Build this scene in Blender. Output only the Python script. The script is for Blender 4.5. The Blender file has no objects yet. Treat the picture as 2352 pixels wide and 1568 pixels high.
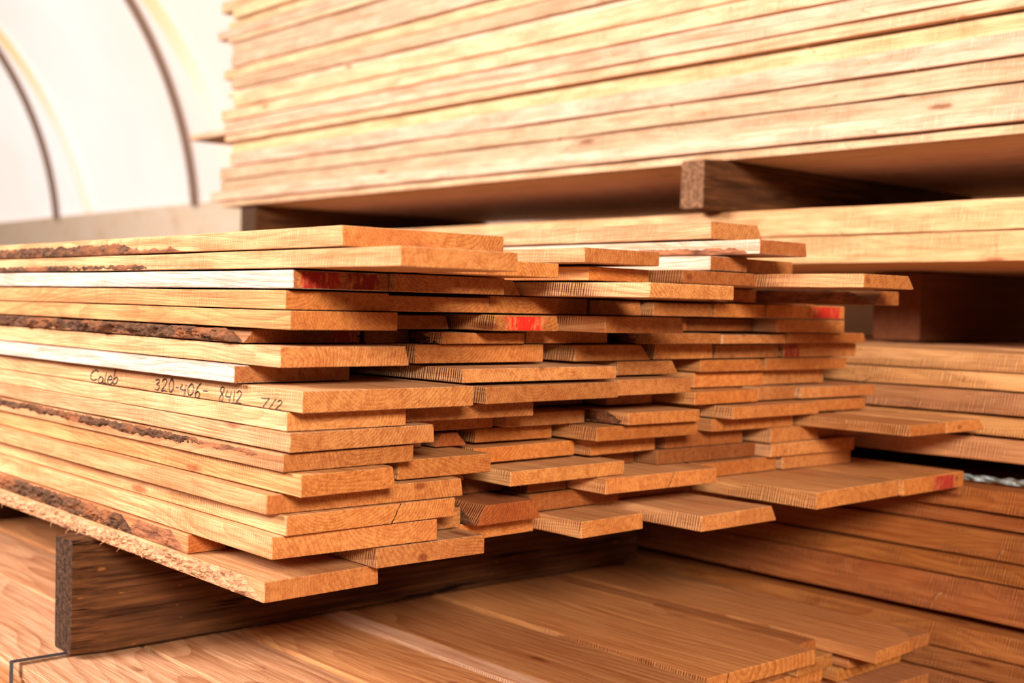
import bpy, bmesh, math, random
from mathutils import Vector, Matrix, noise

random.seed(7)
scene = bpy.context.scene
coll = scene.collection
H = 1.0   # eye height of the photographer above the floor

# ------------------------------------------------------------------ node helpers
class NT:
    def __init__(s, name):
        s.m = bpy.data.materials.new(name); s.m.use_nodes = True
        s.t = s.m.node_tree; s.t.nodes.clear()
        s.out = s.t.nodes.new('ShaderNodeOutputMaterial')
    def n(s, typ, **kw):
        nd = s.t.nodes.new(typ)
        for k, v in kw.items():
            setattr(nd, k, v)
        return nd
    def l(s, a, b): s.t.links.new(a, b)
    def put(s, sock, v):
        if isinstance(v, bpy.types.NodeSocket): s.l(v, sock)
        else: sock.default_value = v
    def math(s, op, a, b=None, c=None, clamp=False):
        nd = s.n('ShaderNodeMath', operation=op, use_clamp=clamp)
        s.put(nd.inputs[0], a)
        if b is not None: s.put(nd.inputs[1], b)
        if c is not None: s.put(nd.inputs[2], c)
        return nd.outputs[0]
    def vmath(s, op, a, b=None):
        nd = s.n('ShaderNodeVectorMath', operation=op)
        s.put(nd.inputs[0], a)
        if b is not None: s.put(nd.inputs[1], b)
        return nd.outputs[0]
    def mix(s, f, a, b, mode='MIX'):
        nd = s.n('ShaderNodeMix', data_type='RGBA', blend_type=mode)
        s.put(nd.inputs[0], f)
        for k, v in ((6, a), (7, b)):
            if isinstance(v, tuple) and len(v) == 3: v = v + (1,)
            s.put(nd.inputs[k], v)
        return nd.outputs[2]
    def noise(s, vec, scale, detail=3, rough=.5):
        nd = s.n('ShaderNodeTexNoise'); s.l(vec, nd.inputs['Vector'])
        nd.inputs['Scale'].default_value = scale; nd.inputs['Detail'].default_value = detail
        nd.inputs['Roughness'].default_value = rough
        return nd.outputs[0]
    def ramp(s, v, lo, hi):
        nd = s.n('ShaderNodeMapRange', clamp=True); s.put(nd.inputs[0], v)
        nd.inputs[1].default_value = lo; nd.inputs[2].default_value = hi
        return nd.outputs[0]
    def bsdf(s, col, rough=.7, bump=None, bs=.3, bd=.001, spec=.3):
        b = s.n('ShaderNodeBsdfPrincipled')
        if isinstance(col, tuple) and len(col) == 3: col = col + (1,)
        s.put(b.inputs['Base Color'], col); s.put(b.inputs['Roughness'], rough)
        b.inputs['Specular IOR Level'].default_value = spec
        if bump is not None:
            bn = s.n('ShaderNodeBump'); bn.inputs['Strength'].default_value = bs
            bn.inputs['Distance'].default_value = bd
            s.l(bump, bn.inputs['Height']); s.l(bn.outputs[0], b.inputs['Normal'])
        s.l(b.outputs[0], s.out.inputs[0])
        return b

def wood_material(name, side=(.62,.338,.155), end=(.58,.235,.066), saw=1.0, ringc=.85, knots=True, grain=1.0, freq=190, tilt=.09, wobble=.11, blotch=.65, sawstep=.0052):
    s = NT(name)
    tc = s.n('ShaderNodeTexCoord').outputs['Object']
    oi = s.n('ShaderNodeObjectInfo')
    rnd = oi.outputs['Random']
    rv = s.n('ShaderNodeTexWhiteNoise', noise_dimensions='1D'); s.l(rnd, rv.inputs['W'])
    rcol = rv.outputs['Color']
    sep = s.n('ShaderNodeSeparateXYZ'); s.l(rcol, sep.inputs[0])
    big = s.vmath('SCALE', rcol); big.node.inputs['Scale'].default_value = 40
    pos = s.vmath('ADD', tc, big)
    st = s.vmath('MULTIPLY', pos, (5, 1.1, 5))
    wob = s.n('ShaderNodeTexNoise'); s.l(st, wob.inputs['Vector']); wob.inputs['Scale'].default_value = 1; wob.inputs['Detail'].default_value = 2
    wv = s.vmath('SUBTRACT', wob.outputs['Color'], (.5,.5,.5))
    wv = s.vmath('MULTIPLY', wv, (wobble, 0, wobble))
    q = s.vmath('ADD', tc, wv)
    sq = s.n('ShaderNodeSeparateXYZ'); s.l(q, sq.inputs[0])
    tl = s.math('MULTIPLY', sq.outputs[1], s.math('MULTIPLY_ADD', sep.outputs[2], tilt, -tilt/2))
    px = s.math('ADD', sq.outputs[0], s.math('MULTIPLY_ADD', sep.outputs[0], .22, -.11))
    pz = s.math('ADD', s.math('ADD', sq.outputs[2], tl), s.math('MULTIPLY_ADD', sep.outputs[1], -.13, -.012))
    r = s.math('SQRT', s.math('ADD', s.math('MULTIPLY', px, px), s.math('MULTIPLY', pz, pz)))
    ring = s.math('FRACT', s.math('MULTIPLY', r, freq))
    ring = s.math('POWER', ring, 2.0)
    rmask = s.ramp(s.noise(s.vmath('MULTIPLY', pos, (20, 1.5, 20)), 1, 2), .35, .65)
    ringf = s.math('MULTIPLY', ring, s.math('MULTIPLY_ADD', rmask, .55, .45))
    fib = s.noise(s.vmath('MULTIPLY', pos, (420, 14, 420)), 1, 3, .6)
    fib2 = s.noise(s.vmath('MULTIPLY', pos, (110, 4, 110)), 1, 4, .65)
    blot = s.noise(s.vmath('MULTIPLY', pos, (9, 4, 12)), 1, 5, .7)
    sy = s.n('ShaderNodeSeparateXYZ'); s.l(pos, sy.inputs[0])
    sl = s.math('ADD', sy.outputs[1], s.math('MULTIPLY', sy.outputs[2], .16))
    jit = s.math('MULTIPLY', s.noise(s.vmath('MULTIPLY', pos, (2, 60, 2)), 1, 2), .012)
    saws = s.math('SINE', s.math('MULTIPLY', s.math('ADD', sl, jit), 2*math.pi/sawstep))
    smask = s.ramp(s.noise(s.vmath('MULTIPLY', pos, (4, 7, 30)), 1, 2), .40, .60)
    geo = s.n('ShaderNodeNewGeometry')
    gn = s.n('ShaderNodeSeparateXYZ'); s.l(geo.outputs['True Normal'], gn.inputs[0])
    isend = s.ramp(s.math('ABSOLUTE', gn.outputs[1]), .6, .8)
    isside = s.ramp(s.math('ABSOLUTE', gn.outputs[0]), .6, .8)
    sawf = s.math('MULTIPLY', s.math('MULTIPLY', saws, smask), s.math('MULTIPLY', isside, saw))
    base = s.mix(isend, side, end)
    base = s.mix(1.0, base, oi.outputs['Color'], 'MULTIPLY')
    dark = s.mix(1.0, base, (.50, .34, .22), 'MULTIPLY')
    c = s.mix(s.math('MULTIPLY', ringf, ringc*.8, clamp=True), base, dark)
    c = s.mix(s.math('MULTIPLY', s.ramp(fib, .5, .75), .55*grain), c, dark)
    c = s.mix(s.math('MULTIPLY', s.ramp(fib2, .48, .70), .75*grain), c, s.mix(1.0, base, (.60,.38,.23), 'MULTIPLY'))
    c = s.mix(s.math('MULTIPLY', s.ramp(fib2, .48, .28), .50*grain), c, s.mix(1.0, base, (1.20,1.28,1.36), 'MULTIPLY'))
    c = s.mix(s.math('MULTIPLY', s.ramp(blot, .50, .72), blotch), c, s.mix(1.0, base, (.66,.44,.29), 'MULTIPLY'))
    c = s.mix(s.math('MULTIPLY', s.math('MULTIPLY', sawf, .9, clamp=True), .48), c, dark)
    if knots:
        vo = s.n('ShaderNodeTexVoronoi', feature='F1'); s.l(s.vmath('MULTIPLY', pos, (9, 3.2, 14)), vo.inputs['Vector'])
        vo.inputs['Scale'].default_value = 1
        kd = s.math('ADD', vo.outputs['Distance'], s.math('MULTIPLY', s.noise(s.vmath('MULTIPLY', pos, (60,60,60)),1,2), .06))
        k = s.math('SUBTRACT', 1.0, s.ramp(kd, .085, .14))
        c = s.mix(s.math('MULTIPLY', k, .8), c, s.mix(1.0, base, (.34,.16,.085), 'MULTIPLY'))
    hgt = s.math('ADD', s.math('MULTIPLY', fib, .8), s.math('ADD', s.math('MULTIPLY', sawf, .40), s.math('MULTIPLY', ringf, -.3)))
    hgt = s.math('ADD', hgt, s.math('MULTIPLY', fib2, .8))
    s.bsdf(c, .68, hgt, .8, .0024, .3)
    return s.m

WOOD = wood_material('rough_sawn_wood')
FLAT = wood_material('flat_grained_wood', side=(.64,.310,.130), ringc=1.25, freq=70, tilt=.16, wobble=.13, blotch=.30)
PALE = wood_material('pale_planed_wood', side=(.60,.48,.42), end=(.40,.155,.05), ringc=.7, saw=.6, knots=False, grain=1.0)
SOFT = wood_material('sawn_pack_wood', side=(.64,.415,.255), end=(.58,.30,.13), saw=1.1, ringc=.35, blotch=.45, grain=.85, sawstep=.0060)

def m_bark():
    s = NT('bark'); tc = s.n('ShaderNodeTexCoord').outputs['Object']
    a = s.noise(s.vmath('MULTIPLY', tc, (70, 40, 120)), 1, 6, .75)
    b = s.noise(s.vmath('MULTIPLY', tc, (20, 9, 20)), 1, 3, .6)
    c = s.mix(s.ramp(a, .34, .64), (.028,.013,.008), (.20,.090,.047))
    c = s.mix(s.math('MULTIPLY', s.ramp(b, .50, .62), .8), c, (.34,.12,.05))
    c = s.mix(s.math('MULTIPLY', s.ramp(a, .64, .74), .6), c, (.38,.23,.14))
    s.bsdf(c, .9, a, 1.0, .006, .15); return s.m
def m_torn():
    s = NT('torn_wood'); tc = s.n('ShaderNodeTexCoord').outputs['Object']
    a = s.noise(s.vmath('MULTIPLY', tc, (80, 45, 160)), 1, 5, .75)
    c = s.mix(s.ramp(a, .33, .6), (.24,.085,.038), (.68,.35,.19))
    s.bsdf(c, .9, a, 1.0, .005, .15); return s.m
def m_redbark():
    s = NT('inner_bark'); tc = s.n('ShaderNodeTexCoord').outputs['Object']
    a = s.noise(s.vmath('MULTIPLY', tc, (80, 18, 110)), 1, 5, .7)
    c = s.mix(s.ramp(a, .32, .62), (.07,.024,.013), (.36,.13,.058))
    s.bsdf(c, .85, a, .9, .003, .15); return s.m
def m_timber():
    s = NT('weathered_timber'); tc = s.n('ShaderNodeTexCoord').outputs['Object']
    oi = s.n('ShaderNodeObjectInfo')
    f = s.noise(s.vmath('MULTIPLY', tc, (3, 110, 110)), 1, 5, .7)
    b = s.noise(tc, 9, 4, .6)
    c = s.mix(s.ramp(f, .36, .64), (.034,.012,.005), (.17,.066,.025))
    c = s.mix(s.math('MULTIPLY', s.ramp(b, .45, .7), .55), c, (.065,.026,.012))
    cr = s.noise(s.vmath('MULTIPLY', tc, (2.2, 45, 45)), 1, 3, .6)
    c = s.mix(s.ramp(cr, .62, .66), c, (.012,.005,.003))
    c = s.mix(s.math('MULTIPLY', s.ramp(s.noise(s.vmath('MULTIPLY', tc, (30,90,90)), 1, 2), .70, .76), .6), c, (.36,.13,.04))
    geo = s.n('ShaderNodeNewGeometry'); gn = s.n('ShaderNodeSeparateXYZ'); s.l(geo.outputs['True Normal'], gn.inputs[0])
    e = s.ramp(s.math('ABSOLUTE', gn.outputs[0]), .6, .8)
    m = s.noise(tc, 110, 5, .8)
    ec = s.mix(s.ramp(m, .38, .72), (.026,.013,.008), (.19,.098,.055))
    ec = s.mix(1.0, ec, oi.outputs['Color'], 'MULTIPLY')
    c = s.mix(e, c, ec)
    s.bsdf(c, .9, s.math('ADD', f, s.math('MULTIPLY', m, e)), 1.0, .004, .1); return s.m
def m_beam():
    s = NT('brown_beam'); tc = s.n('ShaderNodeTexCoord').outputs['Object']
    f = s.noise(s.vmath('MULTIPLY', tc, (4, 60, 60)), 1, 4, .6)
    c = s.mix(f, (.085,.025,.010), (.18,.06,.024)); s.bsdf(c, .9, f, .5, .002, .1); return s.m
def m_paint():
    s = NT('red_paint'); t = s.n('ShaderNodeTexCoord'); tc = t.outputs['Object']
    a = s.noise(s.vmath('MULTIPLY', tc, (110, 10, 40)), 1, 6, .78)
    g = s.n('ShaderNodeSeparateXYZ'); s.l(t.outputs['Generated'], g.inputs[0])
    ed = s.math('ABSOLUTE', s.math('MULTIPLY_ADD', g.outputs[0], 2, -1))
    ed = s.math('POWER', ed, 3)
    a2 = s.math('MULTIPLY_ADD', ed, .22, a)
    oi = s.n('ShaderNodeObjectInfo')
    base = oi.outputs['Color']
    c = s.mix(s.ramp(a2, .52, .68), base, (.52,.19,.06))
    s.bsdf(c, .65, a, .3, .001, .3); return s.m
def m_plain(name, col, rough=.6, metal=0):
    s = NT(name); tc = s.n('ShaderNodeTexCoord').outputs['Object']
    a = s.noise(tc, 40, 3)
    c = s.mix(a, tuple(x*.8 for x in col), tuple(min(1, x*1.15) for x in col))
    b = s.bsdf(c, rough, a, .15, .001); b.inputs['Metallic'].default_value = metal; return s.m
def m_ink():
    s = NT('ink'); tc = s.n('ShaderNodeTexCoord').outputs['Object']
    a = s.noise(tc, 260, 3, .6)
    c = s.mix(s.ramp(a, .48, .75), (.028,.020,.032), (.28,.15,.09))
    s.bsdf(c, .8); return s.m
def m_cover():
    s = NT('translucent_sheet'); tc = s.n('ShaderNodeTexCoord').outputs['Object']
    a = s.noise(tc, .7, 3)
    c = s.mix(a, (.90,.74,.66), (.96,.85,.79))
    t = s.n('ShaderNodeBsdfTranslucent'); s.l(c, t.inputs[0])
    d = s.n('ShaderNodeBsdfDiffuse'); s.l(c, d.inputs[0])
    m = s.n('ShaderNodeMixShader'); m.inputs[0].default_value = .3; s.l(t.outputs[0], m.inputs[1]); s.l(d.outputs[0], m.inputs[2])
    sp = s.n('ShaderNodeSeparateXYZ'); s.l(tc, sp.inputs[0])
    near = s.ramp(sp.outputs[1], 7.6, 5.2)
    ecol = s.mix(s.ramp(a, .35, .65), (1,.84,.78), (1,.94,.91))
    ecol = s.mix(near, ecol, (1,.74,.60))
    e = s.n('ShaderNodeEmission'); s.put(e.inputs[0], ecol); e.inputs[1].default_value = .57  # the sheet's own glow stands in for daylight coming through it
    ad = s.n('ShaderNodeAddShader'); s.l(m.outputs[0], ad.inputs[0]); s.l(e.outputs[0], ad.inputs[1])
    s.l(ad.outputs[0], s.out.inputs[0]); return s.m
def m_rib_shadow():  # glowing amber painted for the sunlit shadow of a rib, paler low down
    s = NT('amber_rib_shadow'); tc = s.n('ShaderNodeTexCoord').outputs['Object']
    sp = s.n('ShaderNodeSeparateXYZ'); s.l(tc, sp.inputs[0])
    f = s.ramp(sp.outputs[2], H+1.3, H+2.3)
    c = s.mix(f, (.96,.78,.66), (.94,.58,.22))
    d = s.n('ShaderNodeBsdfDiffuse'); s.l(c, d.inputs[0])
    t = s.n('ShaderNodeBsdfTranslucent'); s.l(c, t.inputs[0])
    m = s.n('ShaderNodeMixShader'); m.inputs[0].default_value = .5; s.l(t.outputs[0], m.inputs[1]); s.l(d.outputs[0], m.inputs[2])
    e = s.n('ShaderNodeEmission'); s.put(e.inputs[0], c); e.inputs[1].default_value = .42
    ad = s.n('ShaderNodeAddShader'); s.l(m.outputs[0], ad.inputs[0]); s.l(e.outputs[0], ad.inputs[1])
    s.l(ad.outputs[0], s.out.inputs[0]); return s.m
def m_wallplank():
    s = NT('wall_planks'); tc = s.n('ShaderNodeTexCoord').outputs['Object']
    a = s.noise(s.vmath('MULTIPLY', tc, (1, 3, 60)), 1, 4)
    sp = s.n('ShaderNodeSeparateXYZ'); s.l(tc, sp.inputs[0])
    fr = s.math('FRACT', s.math('MULTIPLY', sp.outputs[2], 3.61))
    gap = s.math('SUBTRACT', 1.0, s.ramp(fr, .0, .04))
    c = s.mix(s.ramp(a, .3, .7), (.98,.72,.50), (.99,.84,.68))
    k = s.ramp(s.noise(tc, 5, 3), .58, .7)
    c = s.mix(s.math('MULTIPLY', k, .4), c, (.72,.42,.22))
    c = s.mix(gap, c, (.2,.1,.05)); s.bsdf(c, .8); return s.m
def m_gap_daylight():  # bluish white colour in place of daylight shining through the gap
    s = NT('gap_daylight'); tc = s.n('ShaderNodeTexCoord').outputs['Object']
    a = s.noise(s.vmath('MULTIPLY', tc, (30, 25, 60)), 1, 3, .6)
    c = s.mix(s.ramp(a, .42, .60), (.16,.17,.15), (.60,.74,.82))
    e = s.bsdf(c, .3, a, .6, .003, .6); return s.m
def m_floor():
    s = NT('dirt_floor'); tc = s.n('ShaderNodeTexCoord').outputs['Object']
    a = s.noise(tc, 6, 6, .7)
    c = s.mix(a, (.08,.04,.025), (.18,.10,.06)); s.bsdf(c, .95, a, .6, .02); return s.m

BARK, TORN, REDBARK, TIMBER, PAINT, BEAM = m_bark(), m_torn(), m_redbark(), m_timber(), m_paint(), m_beam()
INK = m_ink()
CRACK = m_plain('crack_shadow', (.05,.02,.012), .9)
STEEL = m_plain('rib_steel', (.24,.15,.11), .6, .0)
AMBER = m_rib_shadow()
BLACK = m_plain('strap_plastic', (.03,.03,.035), .35)

# ------------------------------------------------------------------ builders
def mesh_obj(name, verts, faces, mat, loc=(0,0,0), parent=None, color=None):
    me = bpy.data.meshes.new(name); me.from_pydata(verts, [], faces); me.validate(); me.update()
    me.materials.append(mat)
    o = bpy.data.objects.new(name, me); coll.objects.link(o); o.location = loc
    if parent is not None: o.parent = parent
    if color: o.color = tuple(color) + (1,)
    return o

def tag(o, label, cat, group=None, kind=None):
    o['label'] = label; o['category'] = cat
    if group: o['group'] = group
    if kind: o['kind'] = kind

def fixn(o):
    bm = bmesh.new(); bm.from_mesh(o.data); bmesh.ops.recalc_face_normals(bm, faces=bm.faces); bm.to_mesh(o.data); bm.free()

def board(x0, x1, y0, y1, z0, t, mat=WOOD, tint=None, label='rough-sawn orange-brown hardwood board in a tall stack',
          group='boards in the mixed-width stack', live='', skew=None, amp=.0010, name='wooden_board', taper=0, zamp=.0012, curve=0):
    """A sawn board lying along Y.  Local origin: bottom centre of its near end."""
    w = x1 - x0; L = y1 - y0; xc = (x0+x1)/2
    sd = random.uniform(0, 100)
    if skew is None: skew = random.uniform(-.045, .045)
    if taper:
        ys = [0, .0012] + [.006*i for i in range(1, 16)] + [.1 + .03*i for i in range(int((L-.15)/.03))] + [L-.0012, L]
    else:
        ys = [0, .0012, .006, .012, .02, .035, .05, .07] + [.1 + .06*i for i in range(int((L-.15)/.06))] + [L-.0012, L]
    c = .0010
    chip = random.uniform(.0, .008) if random.random() < .5 else 0
    chipside = random.random() < .5
    verts, faces = [], []
    for i, y in enumerate(ys):
        e = c if i in (0, len(ys)-1) else 0
        nl = noise.noise(Vector((sd, y*3.1, 0)))*amp*2 + noise.noise(Vector((sd, y*17, 5)))*amp
        nr = noise.noise(Vector((sd+9, y*3.1, 0)))*amp*2
        zt = t - abs(noise.noise(Vector((sd, y*2.5, 9))))*zamp
        zb = abs(noise.noise(Vector((sd, y*2.5, 19))))*zamp*.6
        xl, xr = -w/2 + nl, w/2 + nr
        wl = wr = 0
        if 'l' in live:
            k = .5+.5*noise.noise(Vector((sd, y*5, 3))); wl = .006 + .016*k; xl += .006*noise.noise(Vector((sd, y*7, 1))) + .0015*noise.noise(Vector((sd, y*60, 1)))
        if 'r' in live:
            k = .5+.5*noise.noise(Vector((sd+4, y*5, 3))); wr = .008 + .016*k; xr += .008*noise.noise(Vector((sd, y*6, 2)))
        if taper:
            q = max(0, 1-y/.16); xr -= taper*(1-math.sqrt(max(0, 1-q*q)))
        if curve: xr -= curve*max(0, (y-.25))**1.2
        if chipside: wr += chip*max(0, 1-y/.012)
        P = [(xl+c+e, zb+e), (xr-c-e, zb+e), (xr-e, zb+c+e), (xr-e-wr, zt-c-e), (xr-c-e-wr, zt-e), (xl+c+e+wl, zt-e), (xl+e+wl, zt-c-e), (xl+e, zb+c+e)]
        fy = max(0, 1-y/.3)
        for (x, z) in P: verts.append((x, y + skew*x*fy, z))
    n = len(ys)
    for i in range(n-1):
        for k in range(8):
            a = i*8+k; b = i*8+(k+1) % 8
            faces.append((a, b, b+8, a+8))
    faces.append(tuple(range(7, -1, -1))); faces.append(tuple((n-1)*8+k for k in range(8)))
    if tint is None:
        v = random.uniform(.72, 1.18); h = random.uniform(-.16, .10)
        tint = (min(1.16, v+.06), v*(1+h*.7), v*(1+h*2.0))
    o = mesh_obj(name, verts, faces, mat, (xc, y0, z0), None, tint)
    fixn(o)
    tag(o, label, 'board', group)
    o['w'] = w; o['t'] = t; o['sk'] = skew
    return o

def bark(o, ya, yb, za, zb, depth, mat=BARK, part='bark_edge', side=-1, label=None, rag=.3):
    w, t = o['w'], o['t']; sd = random.uniform(0, 100)
    n = max(8, int((yb-ya)/.003)); m = 11
    V, Fc = [], []
    for i in range(n+1):
        y = ya + (yb-ya)*i/n
        endf = min(1, min(i, n-i)/18)
        q = noise.noise(Vector((sd, y*14, 0))) + .5*noise.noise(Vector((sd, y*50, 2)))
        q2 = noise.noise(Vector((sd, y*11, 4))) + .7*noise.noise(Vector((sd, y*60, 6)))
        lo = za*t + max(-.25*za, rag*q)*t*(za > .02)
        hi = zb*t - abs(q2)*t*rag*(1 if zb < .99 else .35)
        hi = lo + max(.05*t, (hi-lo))*endf
        for j in range(m+1):
            f = j/m; z = lo + (hi-lo)*f
            prof = math.sin(math.pi*f)**.5 if 0 < f < 1 else 0
            nz = .45 + 1.0*noise.noise(Vector((sd, y*22, z*60))) + .8*noise.noise(Vector((sd+7, y*90, z*160))) + .4*noise.noise(Vector((sd+3, y*220, z*300)))
            x = .0012 - max(.0, depth*nz)*prof*endf - .0017*prof*endf
            V.append((side*(w/2) + (x if side < 0 else -x), y, z))
    for i in range(n):
        for j in range(m):
            a = i*(m+1)+j
            f = (a, a+1, a+m+2, a+m+1)
            Fc.append(f if side > 0 else f[::-1])
    b = mesh_obj(part, V, Fc, mat, (0,0,0), o)
    if label: b['label'] = label
    return b

def paint(o, fa, fb, col=(.75,.03,.02), lean=.0):
    w, t = o['w'], o['t']; V, Fc = [], []
    n = 18
    for k in range(n+1):
        z = t*(.05 + .86*k/n)
        xa = -w/2 + w*fa + random.uniform(-.005, .004) + lean*(z-t/2)
        xb = -w/2 + w*fb + random.uniform(-.006, .003) + lean*(z-t/2)
        for x in (xa, xb): V.append((x, o['sk']*x - .0006, z))
    for k in range(n): Fc.append((2*k, 2*k+1, 2*k+3, 2*k+2))
    p = mesh_obj('paint_mark', V, Fc, PAINT, (0,0,0), o, col); p['label'] = 'red paint brushed on the board end'
    return p

def tube(name, pts, r, mat, parent, col=None):
    V, Fc = [], []; m = 5
    P = [Vector(p) for p in pts]
    for i, p in enumerate(P):
        d = (P[min(i+1, len(P)-1)] - P[max(i-1, 0)]).normalized()
        a = d.orthogonal().normalized(); b = d.cross(a)
        rr = r*(1-.7*i/(len(P)-1))
        for k in range(m):
            th = 2*math.pi*k/m; V.append(tuple(p + a*rr*math.cos(th) + b*rr*math.sin(th)))
    for i in range(len(P)-1):
        for k in range(m):
            Fc.append((i*m+k, i*m+(k+1)%m, (i+1)*m+(k+1)%m, (i+1)*m+k))
    return mesh_obj(name, V, Fc, mat, (0,0,0), parent, col)

def splinter(o, y, z, size=.03, r=.0011):
    """Curled sawn fibre sticking off the -X edge of board o."""
    p = Vector((-o['w']/2+.001, y, z)); pts = []; d = Vector((-1, random.uniform(-.8,.8), random.uniform(-.6,.8))).normalized()
    for i in range(9):
        pts.append(tuple(p)); p = p + d*size/8
        d = (d + Vector((random.uniform(.0,.5), random.uniform(-.5,.5), random.uniform(-.6,.3)))*.55).normalized()
    tube('splinter', pts, r, SOFT, o, (1.1,1.0,.9))

def timber(x0, x1, y0, y1, z0, z1, label, name='support_timber', mat=TIMBER, group='support timbers between packs', col=(1,1,1)):
    V, Fc = [], []
    c = .004; n = max(4, int((x1-x0)/.06)); sd = random.uniform(0, 50)
    w = y1-y0; t = z1-z0; L = x1-x0
    for i in range(n+1):
        x = L*i/n; e = c if i in (0, n) else 0
        j = [noise.noise(Vector((sd+k, x*4, 0)))*.0022 for k in range(4)]
        P = [(c+e, e), (w-c-e, e), (w-e, c+e), (w-e, t-c-e), (w-c-e, t-e), (c+e, t-e), (e, t-c-e), (e, c+e)]
        for k, (y, z) in enumerate(P):
            V.append((x + noise.noise(Vector((sd, y*40, z*40)))*.003*(i in (0, n)), y + j[k//2]*(1 if 0 < i < n else .3), z))
    for i in range(n):
        for k in range(8):
            a = i*8+k; b = i*8+(k+1) % 8; Fc.append((a, b, b+8, a+8))
    Fc.append(tuple(range(7, -1, -1))); Fc.append(tuple(n*8+k for k in range(8)))
    o = mesh_obj(name, V, Fc, mat, (x0, y0, z0), None, col); fixn(o)
    tag(o, label, 'timber', group)
    return o

# ------------------------------------------------------------------ main stack
ZT = [.121,.094,.067,.042,.016,-.011,-.037,-.058,-.087,-.112,-.142,-.168,-.194,-.220,-.250,-.278,-.306,-.338,-.368,-.397]
MAIN = {
0: [(.801,.930,-.15,'P')],
1: [(-.004,.246,-.15,'top'), (.453,.612,-.10,''), (.765,.858,-.08,'P'), (.890,1.029,-.05,'')],
2: [(-.003,.172,-.265,'l2'), (.190,.401,-.10,''), (.498,.640,-.06,''), (.650,.831,-.12,'D'), (.874,1.010,-.30,'liver')],
3: [(0,.150,-.03,'white'), (.152,.352,-.04,''), (.358,.425,.01,''), (.432,.609,-.25,''), (.640,.865,.0,''), (.873,1.022,.02,''), (1.033,1.109,-.22,'darkbark'), (1.118,1.25,.05,'')],
4: [(0,.164,-.015,''), (.166,.358,.0,''), (.361,.572,.01,''), (.585,.705,.02,''), (.714,.867,0,''), (.873,1.022,0,''), (1.03,1.268,0,'red4')],
5: [(0,.171,-.025,''), (.18,.325,.055,'D'), (.349,.477,-.02,'red5'), (.500,.674,-.10,''), (.69,.845,.04,'D'), (.851,1.05,.05,'D'), (1.06,1.268,0,'')],
6: [(0,.186,.09,'bark6'), (.20,.285,.10,'D'), (.293,.457,.033,'barkside'), (.474,.66,.05,''), (.713,.89,0,'barkside'), (.893,1.09,0,''), (1.10,1.37,.01,'')],
7: [(.004,.21,.002,''), (.257,.508,.047,''), (.566,.750,.035,''), (.773,.935,.05,''), (.945,1.14,.055,''), (1.15,1.39,.05,'red7')],
8: [(-.014,.176,.095,'white'), (.289,.604,-.023,''), (.673,.831,.041,''), (.915,1.10,.06,''), (1.105,1.36,.055,'')],
9: [(.004,.285,-.052,'writing'), (.316,.605,-.036,''), (.63,.82,.0,''), (.92,1.12,.08,''), (1.125,1.34,.09,'')],
10: [(.002,.189,-.02,''), (.215,.456,.012,''), (.49,.70,.15,'D'), (.71,.83,.10,''), (.86,1.05,.03,''), (1.07,1.19,.05,''), (1.197,1.45,.04,'')],
11: [(0,.24,-.026,''), (.26,.455,.10,'barkside'), (.47,.642,.086,''), (.675,.85,.01,'barkside'), (.93,1.20,.0,''), (1.21,1.40,.03,'')],
12: [(-.003,.21,-.017,'bark12'), (.22,.325,.12,'D'), (.341,.404,.104,'B'), (.435,.60,.12,''), (.62,.87,.03,''), (.93,1.165,.04,''), (1.19,1.315,-.20,''), (1.318,1.46,-.20,'')],
13: [(.007,.160,-.044,''), (.206,.379,.016,''), (.41,.64,.10,''), (.65,.82,.08,''), (.85,1.06,.08,'D'), (1.10,1.26,.04,''), (1.27,1.42,.06,'')],
14: [(-.010,.309,.002,''), (.32,.415,.12,''), (.428,.689,.029,''), (.72,.82,.13,'D'), (.828,1.10,.08,'D'), (1.11,1.375,.04,'')],
15: [(.011,.294,-.005,'crack'), (.31,.42,.15,'D'), (.43,.52,.15,'D'), (.53,.62,.10,'D'), (.628,.903,.012,'crack2'), (.92,1.15,.06,''), (1.16,1.38,.05,'')],
16: [(0,.264,.003,''), (.295,.358,.06,''), (.380,.512,.049,'B'), (.535,.75,.10,'D'), (.76,.96,.12,'D'), (.969,1.243,-.153,''), (1.246,1.475,-.155,'red16')],
17: [(-.002,.061,.241,'bark17'), (.07,.155,.22,'D'), (.162,.354,.0,''), (.37,.54,.091,''), (.555,.706,.0,''), (.765,.965,-.075,'knotty'), (.98,1.19,.15,'D'), (1.20,1.40,.2,'D')],
18: [(-.003,.184,.025,'torn'), (.20,.42,.36,'D'), (.43,.66,.36,'D'), (.67,.90,.37,'D'), (.91,1.13,.36,'D'), (1.14,1.36,.36,'D')],
}
BASE_L = 'rough-sawn orange-brown hardwood board in the mixed-width stack'
handboard = None
def crackpart(o, cx, lean=.55):
    t = o['t']; V = []; n = 9
    for i in range(n+1):
        z = t*i/n; xx = cx + z*lean + random.uniform(-.0008,.0008); ww = .0006+.0007*random.random()
        V += [(xx-ww, o['sk']*xx-.0004, z), (xx+ww, o['sk']*xx-.0004, z)]
    Fc = [(2*i,2*i+1,2*i+3,2*i+2) for i in range(n)]
    mesh_obj('end_crack', V, Fc, CRACK, (0,0,0), o)
board(.806, .945, -.045, 2.3, H+.1215, .030, WOOD, (.98,1.02,1.18), 'thick pale board lying on top of the stack', live='r')
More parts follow.
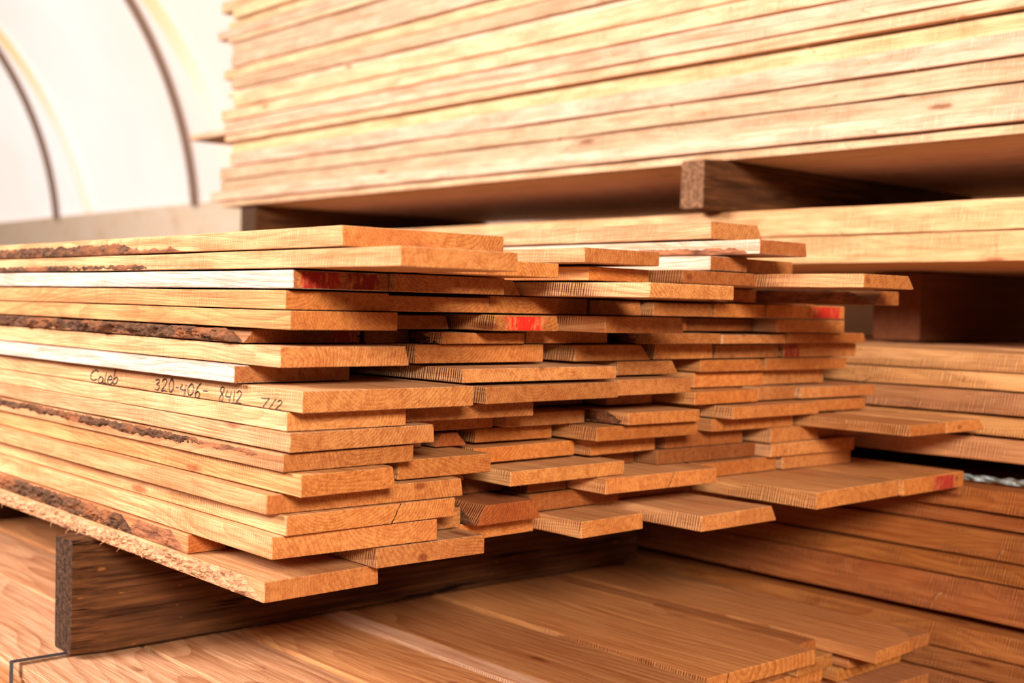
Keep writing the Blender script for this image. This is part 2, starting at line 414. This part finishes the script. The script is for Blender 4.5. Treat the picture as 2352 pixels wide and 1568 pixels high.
for Ly, rows in MAIN.items():
    zt, zb = H+ZT[Ly], H+ZT[Ly+1]
    for (x0, x1, y, k) in rows:
        t = (zt-zb) - random.uniform(.0008, .0052 if x0 > .1 else .0024)
        yb = 2.4 + random.uniform(-.12, .12)
        if k == 'white':
            o = board(x0, x1, y, yb, zb, t, PALE, (1.06,1.03,1.04), 'pale planed board edge in the mixed-width stack', amp=.0004)
            if Ly == 3:
                paint(o, .05, .50, (.34,.012,.008)); paint(o, .52, .92, (.20,.010,.007)); o['label'] = 'pale planed board with red painted end, shade put into the red'  # second patch in deeper red, shading painted into the colour
        elif k == 'P':
            o = board(x0, x1, y, yb, zb, t, PALE, (1.12,.97,.86), 'pale board lying on top of the stack')
            if Ly == 0: bark(o, .0, .5, 0, .5, .001, REDBARK)
        elif k == 'top':
            o = board(x0, x1, y, yb, zb, t, label='topmost board with reddish bark along its edge', tint=(1.08,1.02,1.02))
            bark(o, .56, 1.9, .0, .72, .0025, BARK, rag=.25); bark(o, .40, .70, .0, .4, .001, REDBARK)
        elif k == 'l2':
            o = board(x0, x1, y, yb, zb, t, label='board jutting out with brown bark streak on edge', tint=(1.08,1.04,1.06))
            bark(o, .62, 1.45, .0, .45, .0015, BARK)
        elif k == 'liver':
            o = board(x0, x1, y, yb, zb, t, live='r', label='long live-edged board jutting out of the stack')
        elif k == 'darkbark':
            o = board(x0, x1, y, yb, zb, t, tint=(.62,.5,.42), live='l', label='dark barked board jutting out of the stack')
            bark(o, .0, .9, .0, 1., .002, REDBARK)
        elif k == 'bark6':
            o = board(x0, x1, y, yb, zb, t, tint=(.55,.42,.36), live='l', label='board with thick dark bark on its edge')
            bark(o, .0, 1.5, .0, 1., .012, BARK); paint(o, .74, 1.0, (.34,.02,.015))
        elif k == 'barkside':
            o = board(x0, x1, y, yb, zb, t, label='board with dark bark along one edge')
            bark(o, .0, .6, .0, 1., .004, BARK)
        elif k == 'bark12':
            o = board(x0, x1, y, yb, zb, t, label='board with jagged bark strip along its top edge')
            bark(o, .03, .34, .55, 1.0, .002, REDBARK); bark(o, .20, 1.5, .42, 1.0, .006, BARK, rag=.4)
        elif k == 'B':
            o = board(x0, x1, y, yb, zb, t, tint=(.66,.42,.32), live='lr', label='reddish waney-edged board end with bark')
            bark(o, .0, .4, .0, .95, .007, BARK); bark(o, .0, .4, .0, .9, .008, BARK, side=1)
        elif k == 'bark17':
            o = board(x0, x1, y, yb, zb, t, tint=(.90,.66,.55), label='narrow offcut board covered in crumbling bark')
            bark(o, .0, .22, .0, 1., .003, REDBARK); bark(o, .17, 1.3, .0, 1., .010, BARK)
        elif k == 'torn':
            o = board(x0, x1, y, yb, zb, t, label='bottom board with splintered torn edge')
            bark(o, .0, 1.4, .0, 1., .007, TORN, 'torn_edge')
            for q in range(34): splinter(o, random.uniform(.35,1.25), random.uniform(0,.006), random.uniform(.005,.014), .0007)
        elif k == 'writing':
            o = board(x0, x1, y, yb, zb, t, label='wide board with handwritten phone number on its edge', skew=0, amp=.0002, tint=(1.08,1.08,1.12))
            handboard = o
        elif k.startswith('red'):
            o = board(x0, x1, y, yb, zb, t, label='hardwood board with red paint on its end')
            fr = {'red4': (.52,1.0), 'red5': (.18,.78), 'red7': (.0,.22), 'red16': (.48,.86)}[k]
            paint(o, fr[0], fr[1], {'red4': (.50,.022,.014), 'red5': (.60,.018,.010), 'red7': (.26,.02,.013), 'red16': (.40,.03,.02)}[k], lean=.4 if k == 'red16' else .1)
        elif k == 'knotty':
            o = board(x0, x1, y, yb, zb, t, live='r', label='knotty waney board end jutting from the stack base')
        elif k.startswith('crack'):
            o = board(x0, x1, y, yb, zb, t, label='wide board with a split in its end')
            crackpart(o, (x1-x0)*(.10 if k == 'crack' else .04))
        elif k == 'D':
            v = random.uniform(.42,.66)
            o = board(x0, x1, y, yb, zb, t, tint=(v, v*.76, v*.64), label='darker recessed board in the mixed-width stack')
        else:
            prot = y < -.09
            lab = 'orange-brown board jutting out of the stack' if prot else BASE_L
            o = board(x0, x1, y, yb, zb, t, label=lab, live=('r' if random.random() < .18 and x0 > .3 else ''))

# handwriting on the edge of the wide board
G = {
'C': (.8, [[(.9,.82),(.55,1),(.12,.62),(.12,.2),(.5,0),(.95,.15)]]),
'a': (.62,[[(.8,.5),(.4,.58),(.08,.28),(.3,0),(.7,.15),(.82,.55),(.8,.12),(1,0)]]),
'l': (.35,[[(.55,1),(.35,.5),(.3,.05),(.8,.02)]]),
'e': (.55,[[(.1,.28),(.8,.4),(.55,.62),(.15,.42),(.2,.08),(.6,0),(1,.2)]]),
'b': (.6, [[(.2,1),(.15,.5),(.2,0),(.65,.02),(.85,.3),(.55,.48),(.22,.3)]]),
'3': (.62,[[(.1,.88),(.6,1),(.72,.74),(.35,.55),(.8,.38),(.6,.02),(.1,.06)]]),
'2': (.62,[[(.1,.78),(.5,1),(.78,.72),(.1,.04),(.5,.08),(.95,.02)]]),
'0': (.6, [[(.5,1),(.12,.6),(.3,.02),(.75,.2),(.8,.75),(.5,1)]]),
'.': (.42,[[(.20,.45),(.75,.47)]]),
'4': (.65,[[(.2,.95),(.12,.48),(.8,.5)],[(.75,.95),(.68,0)]]),
'6': (.6, [[(.7,1),(.25,.6),(.15,.15),(.5,0),(.8,.22),(.5,.42),(.2,.25)]]),
'-': (.5, [[(.2,.42),(.9,.44)]]),
'8': (.6, [[(.75,.9),(.4,1),(.2,.78),(.75,.3),(.5,0),(.2,.22),(.7,.7),(.75,.9)]]),
'1': (.3, [[(.55,1),(.5,.5),(.45,0)]]),
'7': (.8, [[(.0,.86),(.95,.96)],[(.95,.96),(.3,0)]]),
'/': (.6, [[(.9,1.05),(.1,-.05)]]),
}
def smooth(pts):
    if len(pts) < 3: return [Vector(p) for p in pts]
    P = [Vector(p) for p in pts]; P = [P[0]]+P+[P[-1]]; out = []
    for i in range(1, len(P)-2):
        for k in range(6):
            t = k/6
            a, b, c, d = P[i-1], P[i], P[i+1], P[i+2]
            out.append(.5*((2*b)+(c-a)*t+(2*a-5*b+4*c-d)*t*t+(3*b-a-3*c+d)*t**3))
    out.append(P[-2]); return out
def write(txt, ya, yb, za, zb, lab, adv=1.0, hwid=.0007):
    V, Fc = [], []
    tot = sum(G[ch][0] for ch in txt); u = 0
    for ch in txt:
        w, strokes = G[ch]
        sl = random.uniform(.08,.38); dz = random.uniform(-.10,.08); sc = random.uniform(.78,1.08)
        for st in strokes:
            W = []
            jp = [(p[0]+random.uniform(-.04,.04), p[1]+random.uniform(-.03,.03)) for p in st]
            for p in smooth(jp):
                uu = (u + (p.x+sl*(p.y-.5))*w*.94*adv)/tot
                W.append(Vector((ya + (yb-ya)*uu, za + (zb-za)*(p.y*sc+dz))))
            for i in range(len(W)-1):
                d = W[i+1]-W[i]
                if d.length < 1e-7: continue
                d.normalize(); nn = Vector((-d.y, d.x))*hwid; e = d*hwid*.5
                b = len(V)
                for q in (W[i]-e+nn, W[i]-e-nn, W[i+1]+e-nn, W[i+1]+e+nn):
                    V.append((-handboard['w']/2-.0010, q.x, q.y))
                Fc.append((b, b+1, b+2, b+3))
        u += w
    hw = mesh_obj('handwriting', V, Fc, INK, (0,0,0), handboard); hw['label'] = lab
hy = handboard.location.y; hz = handboard.location.z - H
write('Caleb', .604-hy, .492-hy, -.139-hz, -.117-hz, 'handwritten name in dark ink', 1.10, .0010)
write('320.406-', .366-hy, .195-hy, -.1395-hz, -.1185-hz, 'handwritten numbers in dark ink', 1.0, .00085)
write('8412', .165-hy, .098-hy, -.140-hz, -.120-hz, 'handwritten numbers in dark ink', 1.0, .00072)
write('7/2', .050-hy, -.006-hy, -.1405-hz, -.124-hz, 'handwritten fraction in dark ink', 1.0, .00065)

# ------------------------------------------------------------------ timbers carrying the main stack
timber(-.030, 1.33, .585, .660, H-.5935, H-.3975, 'dark weathered timber carrying the mixed-width stack', col=(.8,.75,.75))
timber(-.030, 1.33, 1.95, 2.03, H-.5935, H-.3975, 'dark weathered timber carrying the mixed-width stack', col=(.8,.75,.75))

# ------------------------------------------------------------------ pack below (tops visible)
random.seed(5)
ZB = H-.595
TOPB = [(-.10,.095,-.5,'',(.98,1.08,1.45)),(.107,.275,-.5,'',(.90,.92,1.10)),(.287,.462,-.5,'',(1.12,1.05,.98)),(.468,.510,-.5,'P',None),(.520,.721,-.45,'',(.92,.84,.78)),
        (.735,1.024,-.125,'endcrack',(1.14,1.06,.95)),(1.038,1.088,-.085,'',(.76,.62,.52)),(1.110,1.33,-.19,'live',(1.06,.95,.84))]
for li in range(9):
    zb = ZB - .027*(li+1)
    if li == 0:
        rows = TOPB
    elif li == 1:
        rows = [(-.1,.12,-.45,''),(.128,.34,-.5,''),(.348,.60,-.45,''),(.608,.80,-.42,''),(.808,1.0,-.085,''),(1.008,1.12,-.10,''),(1.128,1.40,-.13,'')]
    else:
        rows = []; x = -.10+random.uniform(-.01,.01)
        while x < 1.22:
            w = random.uniform(.13,.24); x2 = min(x+w, 1.38)
            rows.append((x, x2-.009, -.45+random.uniform(-.05,.05) if x2 < .7 else random.uniform(-.22,-.06), '')); x = x2
    for row in rows:
        x0,x1,y,k = row[:4]
        t = .027-random.uniform(.0004,.0050)
        if k == 'P':
            board(x0,x1,y,2.4,zb,.0266,PALE,(1.45,1.10,.84),'narrow pale board between wider flat boards', 'boards in the low pack')
        else:
            v = random.uniform(.62,.95) if li == 1 else random.uniform(.78,1.15)
            tn = (v,v*random.uniform(.86,.98),v*random.uniform(.76,.95))
            if len(row) > 4: tn = row[4]
            o = board(x0,x1,y,2.4+random.uniform(-.1,.1),zb,t,FLAT,tn,
                  'live-edged board with rounded end on low pack' if k == 'live' else 'wide flat-grained board in the low pack under timber',
                  'boards in the low pack', live='r' if k == 'live' else '', taper=.10 if k == 'live' else 0, amp=.0014, skew=.05 if k == 'live' else None, curve=.10 if k == 'live' else 0)
            if k == 'endcrack': crackpart(o, -.10, .2)
for yy in (-.1, 1.0, 2.1):
    timber(-.08, 1.34, yy, yy+.09, 0, ZB-.243, 'rough timber on the ground under the low pack')
V = []; path = [(-.1145, ZB-.243),(-.1145, ZB+.0015),(-.113, ZB+.0022),(-.0,ZB+.0010),(1.33,ZB+.0008)]
for (x,z) in path:
    V += [(x,.612,z),(x,.629,z)]
strap = mesh_obj('packing_strap', V, [(2*i,2*i+1,2*i+3,2*i+2) for i in range(len(path)-1)], BLACK)
tag(strap, 'black plastic strap wrapped around the low pack', 'strap')

# ------------------------------------------------------------------ rack of packs
def pack(ztop, layers, ya, yb, x0, x1, label, group, full=(0,-1), tint=(1,1,1), ends=None, mat=SOFT, jx=.006, gap=(.001,.003), fuzz=0, yj=.045, zamp=.0025):
    z = ztop; n = len(layers); fronts = []
    for i, t in enumerate(layers):
        zb = z-t
        isfull = (i in full) or (i-n in full)
        x = x0 + random.uniform(-jx, jx); first = True
        while x < x1-.05:
            w = random.uniform(.19,.27) if (first or isfull) else .46
            w = min(w, x1-x+.03)
            e = yb+random.uniform(-yj,yj)
            if ends and first and i in ends: e = ends[i]
            v = random.uniform(.80,1.14)
            o = board(x, x+w, ya+random.uniform(-.05,.05), e, zb, t-random.uniform(*gap), mat,
                  (tint[0]*v, tint[1]*v*random.uniform(.93,1.04), tint[2]*v*random.uniform(.82,1.08)), label, group, amp=.0022, zamp=zamp)
            if first: fronts.append(o)
            x += w+.010
            first = False
        z = zb
    for _ in range(fuzz):
        o = random.choice(fronts); splinter(o, random.uniform(.2,2.6), random.uniform(.0,o['t']), random.uniform(.012,.045))
    return fronts
XR = 1.5
random.seed(21)
lay = [random.choice((random.uniform(.022,.032), random.uniform(.036,.050))) for _ in range(21)]
sc = .790/sum(lay); lay = [a*sc for a in lay]
pack(H+.358+.790, lay, -1.3, 2.92, XR, 2.65, 'long pale sawn board in the high pack', 'boards in the high pack',
     ends={13: 3.20, 19: 3.02, 20: 2.97, 3: 2.99}, tint=(1.05,1.04,1.08), jx=.014, gap=(.001,.005), fuzz=110, yj=.065, zamp=.004)
timber(1.42, 2.68, .484, .562, H+.2365, H+.3575, 'weathered square timber with rough tan end', col=(2.6,2.4,2.2))
timber(1.53, 2.68, 2.74, 2.86, H+.2365, H+.3575, 'dark timber under the end of the high pack')
timber(1.50, 2.68, -.95, -.85, H+.2365, H+.3575, 'weathered square timber under the high pack')
pack(H+.236, [.0625,.0625], -1.3, 2.95, XR, 2.65, 'thick pale sawn slab under square timber', 'thick slabs', tint=(1.02,.88,.74), fuzz=8)
for yy in (-.9, .228, 1.3, 2.4):
    timber(1.95 if yy == .228 else 1.58, 2.68, yy, yy+.14, H-.065, H+.110, 'brown timber between packs of boards', mat=BEAM)
pack(H-.065, [.043,.036,.048,.040,.052], -1.2, 2.9, XR, 2.65, 'orange-brown sawn board in middle pack', 'boards in the middle pack', tint=(1.10,.84,.60), jx=.020, gap=(.001,.006), fuzz=50, zamp=.005)
for yy in (-.8, .62, 1.9):
    timber(1.56, 2.66, yy, yy+.06, H-.335, H-.286, 'thin sticker timber between packs')
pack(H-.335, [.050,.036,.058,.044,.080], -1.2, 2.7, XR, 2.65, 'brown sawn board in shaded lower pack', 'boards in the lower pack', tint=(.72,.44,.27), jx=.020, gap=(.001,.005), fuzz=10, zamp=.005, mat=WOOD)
for yy in (-.8, .62, 1.9):
    timber(1.56, 2.66, yy, yy+.06, H-.619, H-.6035, 'thin sticker timber between packs')
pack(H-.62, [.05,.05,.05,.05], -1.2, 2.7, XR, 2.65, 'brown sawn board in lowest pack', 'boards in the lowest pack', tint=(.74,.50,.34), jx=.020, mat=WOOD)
for yy in (-.8, .55, 1.9):
    timber(1.56, 2.66, yy, yy+.1, 0, H-.821, 'timber on the ground under the lowest pack')
# added pale strip imitating daylight seen through the gap between packs
V, Fc = [], []; n = 60; m = 4
for i in range(n+1):
    y = -.30 + .30*i/n
    top = max(.003, .013 + .010*noise.noise(Vector((y*40, 1, 0))))
    for j in range(m+1):
        V.append((1.560 + .010*noise.noise(Vector((y*55, j*1.7, 3))) - .002*j, y, H-.3355 + top*j/m))
for i in range(n):
    for j in range(m):
        a = i*(m+1)+j; Fc.append((a, a+1, a+m+2, a+m+1))
gap_strip = mesh_obj('gap_daylight', V, Fc, m_gap_daylight()); tag(gap_strip, 'pale crumpled strip imitating daylight between packs', 'painted daylight')

# ------------------------------------------------------------------ hoop building
CX, CZ, R = .53, H+.40, 2.685
def arc(a): return (CX+R*math.cos(a), CZ+R*math.sin(a))
a0, a1 = math.radians(5.2), math.radians(95)
V, Fc = [], []; n = 40; ysC = [3.0+1.1*i for i in range(12)]
for y in ysC:
    for i in range(n+1):
        x, z = arc(a0+(a1-a0)*i/n)
        V.append((x+.03, y, z))
for j in range(len(ysC)-1):
    for i in range(n):
        a = j*(n+1)+i; Fc.append((a, a+1, a+n+2, a+n+1))
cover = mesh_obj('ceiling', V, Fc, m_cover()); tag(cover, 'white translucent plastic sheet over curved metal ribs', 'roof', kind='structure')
for yy in (4.0, 6.45, 8.9, 11.35):
    V, Fc = [], []; m = 10; r = .030
    for i in range(n+1):
        a = a0+(a1-a0)*i/n
        for k in range(m):
            b = 2*math.pi*k/m
            rr = R-.03+r*math.cos(b)
            V.append((CX+rr*math.cos(a), r*math.sin(b), CZ+rr*math.sin(a)))
    for i in range(n):
        for k in range(m):
            Fc.append((i*m+k, i*m+(k+1)%m, (i+1)*m+(k+1)%m, (i+1)*m+k))
    rib = mesh_obj('hoop_rib', V, Fc, STEEL, (0,yy,0)); tag(rib, 'dark curved metal rib holding the white sheet', 'rib', 'curved ribs')
    for p in rib.data.polygons: p.use_smooth = True
    V, Fc = [], []  # added strip beside the rib, standing in for its sunlit shadow
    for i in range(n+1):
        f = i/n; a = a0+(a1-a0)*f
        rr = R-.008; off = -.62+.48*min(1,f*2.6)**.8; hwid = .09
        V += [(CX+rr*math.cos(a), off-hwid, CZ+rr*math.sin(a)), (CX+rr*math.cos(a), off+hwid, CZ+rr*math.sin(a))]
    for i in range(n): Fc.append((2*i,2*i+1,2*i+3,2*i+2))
    st = mesh_obj('rib_sun_shadow', V, Fc, AMBER, (0,yy,0)); tag(st, 'amber band painting the sunlit rib shadow on the white sheet', 'strap', 'painted rib shadows')

def box(name, x0,x1,y0,y1,z0,z1, mat):
    V = [(x,y,z) for z in (0,z1-z0) for y in (0,y1-y0) for x in (0,x1-x0)]
    Fc = [(0,2,3,1),(4,5,7,6),(0,1,5,4),(2,6,7,3),(0,4,6,2),(1,3,7,5)]
    return mesh_obj(name, V, Fc, mat, (x0,y0,z0))
wl = box('wall_side', 3.19,3.25,-2.5,15,0,H+.66, m_wallplank()); tag(wl, 'low pale wooden plank wall below the white sheet', 'wall', kind='structure')
fl = box('floor', -8,8,-8,16,-.1,0, m_floor()); tag(fl, 'bare earth floor', 'floor', kind='structure')

# ------------------------------------------------------------------ light
w = bpy.data.worlds.new('world'); scene.world = w; w.use_nodes = True
nt = w.node_tree; bg = nt.nodes['Background']; bg.inputs[0].default_value = (1.0,.72,.52,1); bg.inputs[1].default_value = .11
def area(name, loc, target, size, sy, power, col):
    L = bpy.data.lights.new(name, 'AREA'); L.shape = 'RECTANGLE'; L.size = size; L.size_y = sy; L.energy = power; L.color = col
    o = bpy.data.objects.new(name, L); coll.objects.link(o); o.location = loc
    o.rotation_euler = (Vector(target)-Vector(loc)).to_track_quat('-Z','Y').to_euler()
    return o
area('daylight_opening', (-4.0, 2.4, 3.1), (.6,.6,1.1), 2.6, 1.6, 760, (1,.94,.90))
area('front_fill', (-2.6, -4.6, 2.8), (.8,.3,.9), 1.5, 1.0, 570, (1,.88,.72))  # added fill behind the camera, brightens the board ends
sun = bpy.data.lights.new('sun','SUN'); sun.energy = 1.8; sun.angle = math.radians(12); sun.color = (1,.95,.9)
so = bpy.data.objects.new('sun', sun); coll.objects.link(so); so.rotation_euler = (Vector((-1,-.35,-.75))).to_track_quat('-Z','Y').to_euler()

# ------------------------------------------------------------------ camera
a = math.radians(48.5); p = math.radians(1.63); r = math.radians(1.32)
f0 = Vector((math.cos(a),math.sin(a),0)); r0 = Vector((math.sin(a),-math.cos(a),0)); u0 = Vector((0,0,1))
fw = f0*math.cos(p)-u0*math.sin(p); up1 = u0*math.cos(p)+f0*math.sin(p)
rt = r0*math.cos(r)+up1*math.sin(r); up = up1*math.cos(r)-r0*math.sin(r)
cd = bpy.data.cameras.new('camera'); cam = bpy.data.objects.new('camera', cd); coll.objects.link(cam)
M = Matrix((rt, up, -fw)).transposed().to_4x4(); M.translation = Vector((-.836,-1.398,H)); cam.matrix_world = M
cd.sensor_width = 36; cd.lens = 2850/2352*36
cd.dof.use_dof = True; cd.dof.focus_distance = 1.75; cd.dof.aperture_fstop = 3.2
cd.clip_start = .05
scene.camera = cam
scene.view_settings.view_transform = 'Standard'
